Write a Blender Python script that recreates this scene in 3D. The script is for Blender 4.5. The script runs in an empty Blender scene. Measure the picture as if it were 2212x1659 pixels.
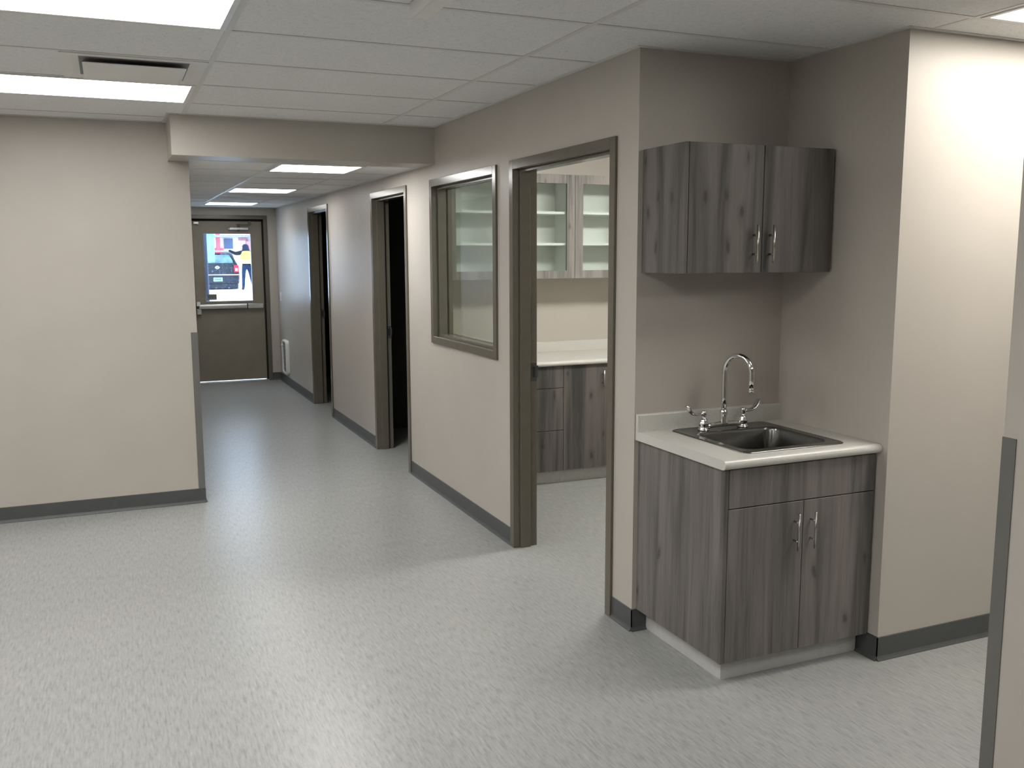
import bpy, bmesh, math, random
from mathutils import Vector, Matrix
random.seed(7)
scene = bpy.context.scene
COL = scene.collection

# ------------------------------------------------------------------ dimensions
H, HC = 2.491, 2.257            # main ceiling, corridor ceiling
W, D = 0.765, 0.668             # alcove width / depth
YL, XL = 3.038, -1.526          # left wall plane, its corner
YF = 9.145                      # far wall
PR, CW = 0.013, 0.0486          # frame proud of wall, frame face width
ZD = 2.110                      # door opening height
WT = 0.12                       # partition thickness
XG, YG = 0.219, -1.613          # corner of the wall in the right foreground

# ------------------------------------------------------------------ materials
def new_mat(name):
    m = bpy.data.materials.new(name); m.use_nodes = True
    nt = m.node_tree; nt.nodes.clear()
    out = nt.nodes.new('ShaderNodeOutputMaterial')
    return m, nt, out

def lnk(nt, a, b): nt.links.new(a, b)

def bsdf(nt, out, col=(.5, .5, .5), rough=.5, metal=0., spec=.5):
    b = nt.nodes.new('ShaderNodeBsdfPrincipled')
    b.inputs['Base Color'].default_value = (*col, 1)
    b.inputs['Roughness'].default_value = rough
    b.inputs['Metallic'].default_value = metal
    b.inputs['Specular IOR Level'].default_value = spec
    lnk(nt, b.outputs[0], out.inputs[0])
    return b

def coords(nt, scale=(1, 1, 1), kind='Object'):
    tc = nt.nodes.new('ShaderNodeTexCoord'); mp = nt.nodes.new('ShaderNodeMapping')
    mp.inputs['Scale'].default_value = scale
    lnk(nt, tc.outputs[kind], mp.inputs[0]); return mp.outputs[0]

def noise(nt, vec, scale, detail=4, rough=.5, dist=0.):
    n = nt.nodes.new('ShaderNodeTexNoise')
    n.inputs['Scale'].default_value = scale; n.inputs['Detail'].default_value = detail
    n.inputs['Roughness'].default_value = rough; n.inputs['Distortion'].default_value = dist
    if vec is not None: lnk(nt, vec, n.inputs['Vector'])
    return n

def ramp(nt, fac, stops, interp='LINEAR'):
    r = nt.nodes.new('ShaderNodeValToRGB'); r.color_ramp.interpolation = interp
    el = r.color_ramp.elements
    while len(el) < len(stops): el.new(.5)
    for e, (p, c) in zip(el, stops):
        e.position = p; e.color = (*c, 1) if len(c) == 3 else c
    lnk(nt, fac, r.inputs[0]); return r

def mixc(nt, fac, a, b, mode='MIX'):
    m = nt.nodes.new('ShaderNodeMix'); m.data_type = 'RGBA'; m.blend_type = mode
    if isinstance(fac, (int, float)): m.inputs[0].default_value = fac
    else: lnk(nt, fac, m.inputs[0])
    for v, s in ((a, m.inputs[6]), (b, m.inputs[7])):
        if isinstance(v, tuple): s.default_value = (*v, 1)
        else: lnk(nt, v, s)
    return m.outputs[2]

def bump(nt, b, h, strength=.1, dist=.002):
    n = nt.nodes.new('ShaderNodeBump'); n.inputs['Strength'].default_value = strength
    n.inputs['Distance'].default_value = dist
    lnk(nt, h, n.inputs['Height']); lnk(nt, n.outputs[0], b.inputs['Normal'])

def simple(name, col, rough=.5, metal=0., spec=.5, var=.06, scale=9., bmp=0., bscale=300.):
    m, nt, out = new_mat(name); b = bsdf(nt, out, col, rough, metal, spec)
    v = coords(nt); n = noise(nt, v, scale, 3)
    lo = tuple(c * (1 - var) for c in col); hi = tuple(min(1, c * (1 + var)) for c in col)
    r = ramp(nt, n.outputs[0], [(.3, lo), (.7, hi)])
    lnk(nt, r.outputs[0], b.inputs['Base Color'])
    if bmp > 0:
        n2 = noise(nt, v, bscale, 2); bump(nt, b, n2.outputs[0], bmp, .001)
    return m

M = {}
M['wall'] = simple('wall_paint', (.49, .456, .411), .40, 0, .35, .025, 3., .12, 260)
M['wall_dark'] = simple('dark_room_shade', (.055, .052, .05), .7, 0, .2)  # wall colour darkened to paint in the darkness of the unlit rooms
M['frame'] = simple('frame_paint', (.130, .118, .092), .22, 0, .5, .04, 20)
M['frame_shadow'] = simple('door_gap', (.01, .01, .009), .8)
M['base'] = simple('vinyl_base', (.082, .086, .087), .42, 0, .4, .05, 12)
M['guard'] = simple('corner_guard_grey', (.150, .147, .137), .38, 0, .45, .04, 10)
M['tee'] = simple('ceiling_tee', (.66, .655, .64), .45, 0, .4, .02)
M['white'] = simple('white_plastic', (.78, .78, .75), .4, 0, .5, .02)
M['whitemetal'] = simple('white_enamel', (.72, .71, .69), .35, 0, .5, .02)
M['melamine'] = simple('white_melamine', (.80, .825, .79), .45, 0, .4, .02)
M['chrome'] = simple('chrome', (.78, .78, .78), .06, 1., .5, .02)
M['steel'] = simple('stainless_steel', (.20, .20, .19), .22, 1., .5, .06, 30)
M['nickel'] = simple('brushed_nickel', (.50, .485, .455), .26, 1., .5, .04, 60)
M['alu'] = simple('aluminium', (.60, .60, .58), .35, 1., .5, .05, 30)
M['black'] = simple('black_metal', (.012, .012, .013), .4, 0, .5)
M['bronze'] = simple('dark_strike', (.06, .065, .064), .4, .2, .5)
M['toe'] = simple('toe_board', (.52, .525, .50), .45, 0, .4, .05, 25)
M['carcass'] = simple('cabinet_core', (.06, .055, .05), .6)
M['doorpaint'] = simple('exit_door_paint', (.235, .210, .165), .42, 0, .45, .06, 6)
M['slot'] = simple('vent_slot', (.26, .26, .27), .7)

# countertop laminate
m, nt, out = new_mat('counter_laminate'); b = bsdf(nt, out, (.6, .58, .53), .32, 0, .45)
v = coords(nt); n = noise(nt, v, 240, 3, .7)
r = ramp(nt, n.outputs[0], [(.32, (.53, .525, .485)), (.5, (.59, .583, .543)), (.7, (.62, .613, .573))])
lnk(nt, r.outputs[0], b.inputs['Base Color']); M['counter'] = m

# floor sheet vinyl: streaks along the corridor
m, nt, out = new_mat('sheet_vinyl'); b = bsdf(nt, out, (.4, .4, .38), .3, 0, .33)
v1 = coords(nt, (32, 4.2, 1)); n1 = noise(nt, v1, 3.0, 4, .62)
v2 = coords(nt, (75, 8, 1)); n2 = noise(nt, v2, 2.0, 3, .6)
v3 = coords(nt, (1, 1, 1)); n3 = noise(nt, v3, 1.4, 2)
r1 = ramp(nt, n1.outputs[0], [(.24, (.235, .243, .238)), (.38, (.300, .308, .301)), (.48, (.342, .350, .342)), (.62, (.368, .374, .364)), (.74, (.450, .453, .442))])
r2 = ramp(nt, n2.outputs[0], [(.3, (.82, .82, .82)), (.5, (.98, .98, .98)), (.72, (1.08, 1.08, 1.07))])
c = mixc(nt, 1.0, r1.outputs[0], r2.outputs[0], 'MULTIPLY')
r3 = ramp(nt, n3.outputs[0], [(.3, (.97, .97, .98)), (.7, (1.02, 1.02, 1.0))])
c = mixc(nt, 1.0, c, r3.outputs[0], 'MULTIPLY')
lnk(nt, c, b.inputs['Base Color'])
rr = ramp(nt, n2.outputs[0], [(.3, (.28, .28, .28)), (.7, (.33, .33, .33))]); lnk(nt, rr.outputs[0], b.inputs['Roughness'])
bump(nt, b, n2.outputs[0], .008, .001); M['floor'] = m

# acoustic tile
m, nt, out = new_mat('acoustic_tile'); b = bsdf(nt, out, (.6, .59, .56), .9, 0, .1)
v = coords(nt); n1 = noise(nt, v, 70, 4, .7); n2 = noise(nt, v, 150, 2, .5)
r1 = ramp(nt, n1.outputs[0], [(.30, (.61, .612, .608)), (.40, (.755, .757, .752)), (.7, (.815, .817, .812))])
r2 = ramp(nt, n2.outputs[0], [(.27, (.55, .55, .55)), (.36, (1, 1, 1))])
c = mixc(nt, 1.0, r1.outputs[0], r2.outputs[0], 'MULTIPLY')
lnk(nt, c, b.inputs['Base Color']); bump(nt, b, n1.outputs[0], .25, .002); M['tile'] = m

# grey laminate wood, vertical grain, knots
def wood(name, gain=1., seed=0.):
    m, nt, out = new_mat(name); b = bsdf(nt, out, (.2, .2, .2), .5, 0, .25)
    tc = nt.nodes.new('ShaderNodeTexCoord'); sp = nt.nodes.new('ShaderNodeSeparateXYZ')
    lnk(nt, tc.outputs['Object'], sp.inputs[0])
    add = nt.nodes.new('ShaderNodeMath'); add.operation = 'ADD'
    lnk(nt, sp.outputs[0], add.inputs[0]); lnk(nt, sp.outputs[1], add.inputs[1])
    add2 = nt.nodes.new('ShaderNodeMath'); add2.operation = 'ADD'; add2.inputs[1].default_value = seed
    lnk(nt, add.outputs[0], add2.inputs[0])
    cb = nt.nodes.new('ShaderNodeCombineXYZ')
    lnk(nt, add2.outputs[0], cb.inputs[0]); lnk(nt, sp.outputs[2], cb.inputs[1])
    def mp(sx, sy, off=0):
        k = nt.nodes.new('ShaderNodeMapping'); k.inputs['Scale'].default_value = (sx, sy, 1)
        k.inputs['Location'].default_value = (off, off * .7, off); lnk(nt, cb.outputs[0], k.inputs[0]); return k.outputs[0]
    # knots
    vor = nt.nodes.new('ShaderNodeTexVoronoi'); vor.inputs['Scale'].default_value = 1.; vor.inputs['Randomness'].default_value = 1.
    kw = noise(nt, mp(30, 9, 2), 1.0, 3, .6)
    kv = nt.nodes.new('ShaderNodeVectorMath'); kv.operation = 'MULTIPLY_ADD'; kv.inputs[1].default_value = (.35, .35, 0)
    lnk(nt, kw.outputs['Color'], kv.inputs[0]); lnk(nt, mp(11, 4.2, 3.3), kv.inputs[2])
    vor.voronoi_dimensions = '2D'
    lnk(nt, kv.outputs[0], vor.inputs['Vector'])
    sc = nt.nodes.new('ShaderNodeSeparateColor'); lnk(nt, vor.outputs['Color'], sc.inputs[0])
    gate = nt.nodes.new('ShaderNodeMath'); gate.operation = 'GREATER_THAN'; gate.inputs[1].default_value = .74
    lnk(nt, sc.outputs[0], gate.inputs[0])
    kn = ramp(nt, vor.outputs['Distance'], [(.0, (1, 1, 1)), (.07, (.85, .85, .85)), (.13, (.35, .35, .35)), (.30, (0, 0, 0))])
    kg = nt.nodes.new('ShaderNodeMath'); kg.operation = 'MULTIPLY'
    lnk(nt, kn.outputs[0], kg.inputs[0]); lnk(nt, gate.outputs[0], kg.inputs[1])
    # warp stripes near knots
    st = noise(nt, mp(9.5, .55, 0), 1.0, 3, .5, .9)
    st2 = noise(nt, mp(24, 1.3, 5), 1.0, 4, .62, 1.4)
    gr = noise(nt, mp(150, 4, 9), 1.0, 3, .6, .2)
    a = nt.nodes.new('ShaderNodeMath'); a.operation = 'MULTIPLY_ADD'; a.inputs[1].default_value = .38
    lnk(nt, st2.outputs[0], a.inputs[0]); lnk(nt, st.outputs[0], a.inputs[2])
    a2 = nt.nodes.new('ShaderNodeMath'); a2.operation = 'MULTIPLY_ADD'; a2.inputs[1].default_value = .10
    lnk(nt, kg.outputs[0], a2.inputs[0]); lnk(nt, a.outputs[0], a2.inputs[2])
    g = gain
    r = ramp(nt, a2.outputs[0], [(.53, (.112 * g, .109 * g, .104 * g)), (.615, (.158 * g, .150 * g, .141 * g)), (.685, (.200 * g, .187 * g, .174 * g)),
                                 (.745, (.230 * g, .212 * g, .197 * g)), (.84, (.28 * g, .254 * g, .235 * g))])
    r2 = ramp(nt, gr.outputs[0], [(.3, (.91, .91, .91)), (.7, (1.06, 1.06, 1.06))])
    c = mixc(nt, 1.0, r.outputs[0], r2.outputs[0], 'MULTIPLY')
    km = nt.nodes.new('ShaderNodeMath'); km.operation = 'MULTIPLY'; km.inputs[1].default_value = .75
    lnk(nt, kg.outputs[0], km.inputs[0])
    c = mixc(nt, km.outputs[0], c, (.055 * g, .05 * g, .047 * g))
    lnk(nt, c, b.inputs['Base Color'])
    bump(nt, b, gr.outputs[0], .06, .001)
    return m
M['wood'] = wood('grey_wood_laminate', .72, 0.)
M['wood2'] = wood('grey_wood_laminate_upper', .58, 2.37)
M['wood3'] = wood('pale_wood_laminate', 1.2, 4.1)
M['wood4'] = wood('grey_wood_laminate_room', .50, 6.3)

def emit(name, col, strength):
    m, nt, out = new_mat(name)
    e = nt.nodes.new('ShaderNodeEmission'); e.inputs[1].default_value = strength
    n = noise(nt, coords(nt), 2., 1)
    r = ramp(nt, n.outputs[0], [(.3, tuple(c * .985 for c in col)), (.7, col)])
    lnk(nt, r.outputs[0], e.inputs[0]); lnk(nt, e.outputs[0], out.inputs[0]); return m
M['led'] = emit('led_panel', (1.0, .975, .945), 12.4)
M['led_warm'] = emit('led_panel_warm', (1.0, .95, .865), 18.0)
M['led_room'] = emit('led_panel_room', (1.0, .975, .91), 40.0)
for k_, e_ in enumerate((24., 14., 10.)): M['led_hall%d' % k_] = emit('led_panel_hall%d' % k_, (1.0, .98, .955), e_)

def glass(name, tint=(1, 1, 1), rough=.0, refl=1.):
    m, nt, out = new_mat(name)
    t = nt.nodes.new('ShaderNodeBsdfTransparent'); t.inputs[0].default_value = (*tint, 1)
    g = nt.nodes.new('ShaderNodeBsdfGlossy'); g.inputs['Roughness'].default_value = rough
    n = noise(nt, coords(nt), 1.5, 1)
    rr = ramp(nt, n.outputs[0], [(.3, (.95, .95, .95)), (.7, (1, 1, 1))]); lnk(nt, rr.outputs[0], g.inputs[0])
    lw = nt.nodes.new('ShaderNodeLayerWeight')
    pw = nt.nodes.new('ShaderNodeMath'); pw.operation = 'POWER'; pw.inputs[1].default_value = 5.0
    lnk(nt, lw.outputs['Facing'], pw.inputs[0])
    k = nt.nodes.new('ShaderNodeMath'); k.operation = 'MULTIPLY_ADD'; k.inputs[1].default_value = .93 * refl; k.inputs[2].default_value = .045 * refl
    lnk(nt, pw.outputs[0], k.inputs[0])
    lw.inputs[0].default_value = .5
    x = nt.nodes.new('ShaderNodeMixShader'); lnk(nt, k.outputs[0], x.inputs[0])
    lnk(nt, t.outputs[0], x.inputs[1]); lnk(nt, g.outputs[0], x.inputs[2]); lnk(nt, x.outputs[0], out.inputs[0])
    return m
M['glass'] = glass('clear_glass', (.90, .94, .92), .0, 1.6)
M['glass_cab'] = glass('cabinet_glass', (.972, .99, .982), .02, .8)
M['glass_door'] = glass('door_glass', (.97, .985, 1.0), .0, .6)
m, nt, out = new_mat('pale_blue_strip')
d_ = nt.nodes.new('ShaderNodeBsdfTranslucent'); d_.inputs[0].default_value = (.55, .82, .87, 1)
t_ = nt.nodes.new('ShaderNodeBsdfTransparent'); t_.inputs[0].default_value = (.50, .76, .81, 1)
x_ = nt.nodes.new('ShaderNodeMixShader'); n_ = noise(nt, coords(nt), 5, 2)
r_ = ramp(nt, n_.outputs[0], [(.3, (.55, .55, .55)), (.7, (.65, .65, .65))]); lnk(nt, r_.outputs[0], x_.inputs[0])
lnk(nt, t_.outputs[0], x_.inputs[1]); lnk(nt, d_.outputs[0], x_.inputs[2]); lnk(nt, x_.outputs[0], out.inputs[0])
M['pale_strip'] = m

# outdoors
M['snow'] = simple('trodden_snow', (.86, .88, .92), .8, 0, .2, .04, .8, .3, 6)
m, nt, out = new_mat('snowy_black_paint'); b = bsdf(nt, out, (.012, .014, .022), .3, 0, .5)
v = coords(nt); n1 = noise(nt, v, 14, 6, .75)
r1 = ramp(nt, n1.outputs[0], [(.50, (.006, .008, .016)), (.62, (.03, .04, .07)), (.70, (.35, .40, .5))])
lnk(nt, r1.outputs[0], b.inputs['Base Color']); M['carpaint'] = m
M['carglass'] = simple('car_rear_glass', (.10, .18, .22), .15, 0, .6, .5, 3)
M['rubber'] = simple('tyre_rubber', (.012, .012, .014), .7)
M['redlens'] = simple('red_lens', (.55, .02, .05), .25, 0, .5, .1)
M['clearlens'] = simple('clear_lens', (.8, .55, .58), .25)
M['plate'] = simple('plate_teal', (.28, .58, .66), .5, 0, .4, .15, 40)
M['navy'] = simple('navy_steel', (.006, .012, .035), .5)
M['jeans'] = simple('denim', (.014, .026, .062), .8, 0, .2, .35, 9)
M['jacket'] = simple('dark_jacket', (.010, .012, .022), .8, 0, .2, .2, 10)
M['skin'] = simple('skin', (.55, .33, .25), .55)
M['vest'] = simple('vest_yellow', (.80, .60, .10), .7, 0, .2, .05)
M['vestw'] = simple('vest_reflective', (.85, .83, .75), .5)
M['vestg'] = simple('vest_green_trim', (.45, .75, .25), .6)
M['hood'] = simple('dark_knit', (.010, .014, .035), .9)
M['siding'] = simple('pale_siding', (.80, .76, .78), .8, 0, .2, .04, .6)
M['redtrim'] = simple('red_trim', (.62, .10, .13), .7)
M['darkwin'] = simple('dark_window', (.05, .08, .16), .2)
M['brick'] = simple('red_brick', (.48, .22, .24), .85, 0, .2, .25, 6)
M['greytext'] = simple('faded_lettering', (.25, .25, .28), .8)
M['pinksign'] = simple('pink_sign', (.75, .25, .36), .7)
M['sticker'] = simple('grey_sticker', (.20, .19, .18), .7)
M['stickerdark'] = simple('sticker_marks', (.09, .085, .08), .7)

# ------------------------------------------------------------------ mesh builder
class MB:
    def __init__(s): s.bm = bmesh.new()
    def _merge(s, t, mi, smooth=False):
        mp = {}
        for v in t.verts: mp[v] = s.bm.verts.new(v.co)
        for f in t.faces:
            try: nf = s.bm.faces.new([mp[v] for v in f.verts])
            except ValueError: continue
            nf.material_index = mi; nf.smooth = smooth or f.smooth
        t.free()
    def box(s, x0, x1, y0, y1, z0, z1, mi=0, bev=0., seg=2):
        t = bmesh.new()
        vs = [t.verts.new((x, y, z)) for x in (x0, x1) for y in (y0, y1) for z in (z0, z1)]
        for q in ((0, 1, 3, 2), (4, 6, 7, 5), (0, 4, 5, 1), (2, 3, 7, 6), (0, 2, 6, 4), (1, 5, 7, 3)):
            t.faces.new([vs[i] for i in q])
        if bev > 0:
            bmesh.ops.bevel(t, geom=t.edges[:], offset=bev, segments=seg, profile=.5, affect='EDGES')
        s._merge(t, mi)
        return s
    def prism(s, poly, axis, a, b, mi=0, smooth=False):
        # poly in the two other axes (in x,y,z order)
        def P(p, k):
            if axis == 'x': return (k, p[0], p[1])
            if axis == 'y': return (p[0], k, p[1])
            return (p[0], p[1], k)
        A = [s.bm.verts.new(P(p, a)) for p in poly]; B = [s.bm.verts.new(P(p, b)) for p in poly]
        n = len(poly)
        for i in range(n):
            f = s.bm.faces.new((A[i], A[(i + 1) % n], B[(i + 1) % n], B[i])); f.material_index = mi; f.smooth = smooth
        f = s.bm.faces.new(A[::-1]); f.material_index = mi
        f = s.bm.faces.new(B); f.material_index = mi
        return s
    def tube(s, pts, r, seg=12, mi=0, sx=1., caps=True):
        pts = [Vector(p) for p in pts]; n = len(pts)
        rs = r if isinstance(r, (list, tuple)) else [r] * n
        tang = []
        for i in range(n):
            a = pts[max(i - 1, 0)]; b = pts[min(i + 1, n - 1)]; tang.append((b - a).normalized())
        up = Vector((0, 0, 1)) if abs(tang[0].z) < .9 else Vector((0, 1, 0))
        u = (up - tang[0] * up.dot(tang[0])).normalized(); rings = []
        for i in range(n):
            u = (u - tang[i] * u.dot(tang[i])).normalized(); w = tang[i].cross(u)
            rings.append([s.bm.verts.new(pts[i] + (u * math.cos(2 * math.pi * k / seg) * sx + w * math.sin(2 * math.pi * k / seg)) * rs[i]) for k in range(seg)])
        for i in range(n - 1):
            for k in range(seg):
                f = s.bm.faces.new((rings[i][k], rings[i][(k + 1) % seg], rings[i + 1][(k + 1) % seg], rings[i + 1][k]))
                f.material_index = mi; f.smooth = True
        if caps:
            for rg in (rings[0][::-1], rings[-1]):
                f = s.bm.faces.new(rg); f.material_index = mi
        return s
    def lathe(s, c, prof, seg=24, mi=0):
        rings = []
        for (r, z) in prof:
            rings.append([s.bm.verts.new((c[0] + r * math.cos(2 * math.pi * k / seg), c[1] + r * math.sin(2 * math.pi * k / seg), c[2] + z)) for k in range(seg)])
        for i in range(len(rings) - 1):
            for k in range(seg):
                f = s.bm.faces.new((rings[i][k], rings[i][(k + 1) % seg], rings[i + 1][(k + 1) % seg], rings[i + 1][k])); f.material_index = mi; f.smooth = True
        for rg in (rings[0][::-1], rings[-1]):
            f = s.bm.faces.new(rg); f.material_index = mi
        return s
    def loft(s, rings, mi=0, cap0=False, cap1=False, smooth=True):
        R = [[s.bm.verts.new(p) for p in rg] for rg in rings]; n = len(R[0])
        for i in range(len(R) - 1):
            for k in range(n):
                f = s.bm.faces.new((R[i][k], R[i][(k + 1) % n], R[i + 1][(k + 1) % n], R[i + 1][k])); f.material_index = mi; f.smooth = smooth
        if cap0: f = s.bm.faces.new(R[0][::-1]); f.material_index = mi
        if cap1: f = s.bm.faces.new(R[-1]); f.material_index = mi
        return s
    def build(s, name, mats, parent=None, weld=False):
        if not isinstance(mats, (list, tuple)): mats = [mats]
        if weld: bmesh.ops.remove_doubles(s.bm, verts=s.bm.verts[:], dist=1e-5)
        bmesh.ops.recalc_face_normals(s.bm, faces=s.bm.faces[:])
        me = bpy.data.meshes.new(name)
        if parent is not None:
            off = wloc(parent)
            bmesh.ops.translate(s.bm, verts=s.bm.verts[:], vec=-off)
        s.bm.to_mesh(me); s.bm.free()
        for m in mats: me.materials.append(M[m] if isinstance(m, str) else m)
        o = bpy.data.objects.new(name, me); COL.objects.link(o)
        if parent is not None: o.parent = parent
        return o

def wloc(o):
    v = Vector(o.location)
    while o.parent is not None:
        o = o.parent; v += Vector(o.location)
    return v

def tag(o, label=None, cat=None, group=None, kind=None):
    for k, v in (('label', label), ('category', cat), ('group', group), ('kind', kind)):
        if v: o[k] = v
    return o

def empty(name, loc, label, cat, group=None, kind=None):
    o = bpy.data.objects.new(name, None); o.location = loc; o.empty_display_size = .1
    COL.objects.link(o); return tag(o, label, cat, group, kind)

def copy_tree(o, parent=None):
    c = o.copy(); COL.objects.link(c); c.parent = parent
    for ch in list(o.children): copy_tree(ch, c)
    return c

def struct(name, mb, mats, label=None, cat=None):
    return tag(mb.build(name, mats), label, cat, None, 'structure')

def rrect(x0, x1, y0, y1, r, z, n=6):
    pts = []
    for cx, cy, a0 in ((x1 - r, y1 - r, 0), (x0 + r, y1 - r, 90), (x0 + r, y0 + r, 180), (x1 - r, y0 + r, 270)):
        for k in range(n + 1):
            a = math.radians(a0 + 90 * k / n); pts.append((cx + r * math.cos(a), cy + r * math.sin(a), z))
    return pts

# ------------------------------------------------------------------ room shell
TOP = 2.62
b = MB(); b.box(-6, 3.4, -7.2, 9.22, -.1, 0)
struct('floor', b, 'floor', 'pale grey streaked sheet vinyl floor', 'floor')

DOORS = [(.222, 1.2844), (3.3084, 4.2206), (5.9935, 6.8953)]
WIN = (1.5758, 2.663, 1.0999, 2.1065)
b = MB()
cuts = [(a - CW, c + CW, 0, ZD + CW) for a, c in DOORS] + [(WIN[0] - CW, WIN[1] + CW, WIN[2] - CW, WIN[3] + CW)]
cuts.sort(); y = 0.
for (a, c, z0, z1) in cuts:
    b.box(0, WT, y, a, 0, TOP); b.box(0, WT, a, c, z1, TOP)
    if z0 > 0: b.box(0, WT, a, c, 0, z0)
    y = c
b.box(0, WT, y, YF, 0, TOP)
struct('wall_right', b, 'wall', 'greige painted corridor wall with three doorways and a window', 'wall')

b = MB(); b.box(WT, W + WT, 0, WT, 0, TOP)
struct('wall_alcove_back', b, 'wall', 'greige wall behind the sink and upper cabinet', 'wall')
b = MB(); b.box(W, W + WT, -D + WT, 0, 0, TOP)
struct('wall_alcove_side', b, 'wall', 'greige side wall to the right of the sink', 'wall')
b = MB(); b.box(W, 3.3, -D, -D + WT, 0, TOP)
struct('wall_lit', b, 'wall', 'brightly lit greige wall right of the sink alcove', 'wall')
b = MB(); b.box(XG, XG + WT, -7, YG, 0, TOP)
struct('wall_foreground', b, 'wall', 'greige wall end at the right edge of the photo', 'wall')
b = MB(); b.box(-6, XL, YL, YL + WT, 0, TOP)
struct('wall_left', b, 'wall', 'broad greige wall at the left, ending at the corridor', 'wall')
b = MB(); b.box(XL - WT, XL, YL + WT, YF, 0, TOP)
struct('wall_corridor_left', b, 'wall', 'hidden left wall of the corridor', 'wall')
EX0, EX1, EZ = -1.055, -.157, 2.112
b = MB()
b.box(XL - WT, EX0 - CW, YF, YF + .15, 0, TOP); b.box(EX1 + CW, 2.7, YF, YF + .15, 0, TOP); b.box(EX0 - CW, EX1 + CW, YF, YF + .15, EZ + CW, TOP)
struct('wall_far', b, 'wall', 'greige wall around the exit door at the corridor end', 'wall')
b = MB(); b.box(-6, 3.4, -7.12, -7, 0, TOP); struct('wall_rear', b, 'wall', 'wall behind the viewpoint', 'wall')
b = MB(); b.box(-6.12, -6, -7, YL + WT, 0, TOP); struct('wall_west', b, 'wall', 'far left wall out of view', 'wall')
b = MB(); b.box(3.3, 3.42, -7, -D + WT, 0, TOP); struct('wall_east', b, 'wall', 'far right wall out of view', 'wall')
# side rooms
RX = 2.62; YB = 3.096
b = MB(); b.box(RX, RX + .1, 0, YF, 0, TOP); struct('wall_rooms_east', b, 'wall', 'outer wall of the side rooms', 'wall')
b = MB(); b.box(W + WT, RX, 0, .1, 0, TOP); struct('wall_room_near', b, 'wall', 'near wall of the lit side room', 'wall')
b = MB(); b.box(WT, RX, YB, YB + .08, 0, TOP); struct('wall_room_back', b, 'wall', 'cream wall behind the cabinets in the lit side room', 'wall')
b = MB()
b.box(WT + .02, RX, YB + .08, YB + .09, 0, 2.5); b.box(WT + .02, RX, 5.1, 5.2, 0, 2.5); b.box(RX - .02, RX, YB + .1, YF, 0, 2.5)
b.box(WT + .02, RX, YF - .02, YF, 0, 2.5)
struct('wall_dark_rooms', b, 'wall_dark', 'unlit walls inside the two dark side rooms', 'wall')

# soffit above the corridor mouth
XS, YS, ZS = -1.652, 2.622, 2.253
b = MB(); b.box(XS, 0, YS, 2.90, ZS, TOP); b.box(XS, XL, 2.90, YL, ZS, TOP)
struct('trim_1', b, 'wall', 'boxed greige bulkhead across the corridor mouth', 'bulkhead')

# ceilings with lay-in grid
TW = .012
def ceiling_mesh(name, rects, xs, ys, z, angles, label, skip_tile=0.0022):
    b = MB()
    for (x0, x1, y0, y1) in rects:
        b.box(x0, x1, y0, y1, z + skip_tile, z + .03, 0)
        for x in xs:
            if x0 + .02 < x < x1 - .02: b.box(x - TW, x + TW, y0, y1, z, z + skip_tile, 1)
        for yy in ys:
            if y0 + .02 < yy < y1 - .02:
                cuts = [x0] + [x for x in xs if x0 < x < x1] + [x1]
                for a, c in zip(cuts[:-1], cuts[1:]):
                    b.box(a + TW if a > x0 else a, c - TW if c < x1 else c, yy - TW, yy + TW, z, z + skip_tile - .0006, 1)
    for (x0, x1, y0, y1) in angles: b.box(x0, x1, y0, y1, z - .0015, z + skip_tile, 1)
    return struct(name, b, ['tile', 'tee'], label, 'ceiling')
A = .022
GX, GY = -.354, -.255
xs = [GX + 1.2192 * k for k in range(-5, 4)]; ys = [GY + .6096 * k for k in range(-12, 6)]
ceiling_mesh('ceiling', [(-6, 0, -7, YL), (0, 3.3, -7, 0)], xs, ys, H,
             [(-A, 0, A * 0, YS), (-A, W, -A, 0), (W - A, W, -D, -A), (W - A, 3.3, -D - A, -D), (XS - A, XS, YS, YL), (XS - A, -A, YS - A, YS), (-6, XS - A, YL - A, YL)],
             'suspended ceiling of speckled white tiles in a metal grid')
CX0, CY0 = -.968, 2.985
ceiling_mesh('ceiling.001', [(XL, 0, 2.90, YF)], [CX0 - .6096 + .02, CX0, CX0 + .6096], [CY0 + .6096 * k for k in range(0, 11)], HC,
             [(-A, 0, 2.9, YF), (XL, XL + A, 2.9, YF), (XL, 0, 2.9, 2.9 + A), (XL, 0, YF - A, YF)], 'lower tiled ceiling over the corridor')
b = MB(); b.box(WT, RX, .1, YF, 2.5, 2.54); struct('ceiling.002', b, 'tile', 'tiled ceiling over the side rooms', 'ceiling')

# baseboards (cove base)
def cove(b, p0, p1, n):
    # p0->p1 along wall, n = outward normal (2d)
    t = .004; toe = .014; hh = .1
    prof = [(0, 0), (toe, 0), (toe, .003), (.008, .010), (t, .018), (t, hh - .002), (t - .002, hh), (0, hh)]
    A_ = []; B_ = []
    for (d, z) in prof:
        A_.append((p0[0] + n[0] * d, p0[1] + n[1] * d, z)); B_.append((p1[0] + n[0] * d, p1[1] + n[1] * d, z))
    va = [b.bm.verts.new(p) for p in A_]; vb = [b.bm.verts.new(p) for p in B_]; k = len(prof)
    for i in range(k): b.bm.faces.new((va[i], va[(i + 1) % k], vb[(i + 1) % k], vb[i]))
    b.bm.faces.new(va[::-1]); b.bm.faces.new(vb)
b = MB()
cove(b, (0, -.004), (0, DOORS[0][0] - CW), (-1, 0)); cove(b, (0, DOORS[0][1] + CW), (0, DOORS[1][0] - CW), (-1, 0))
cove(b, (0, DOORS[1][1] + CW), (0, DOORS[2][0] - CW), (-1, 0)); cove(b, (0, DOORS[2][1] + CW), (0, YF), (-1, 0))
struct('baseboard_right', b, 'base', 'dark grey vinyl base along the corridor wall', 'baseboard')
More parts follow.
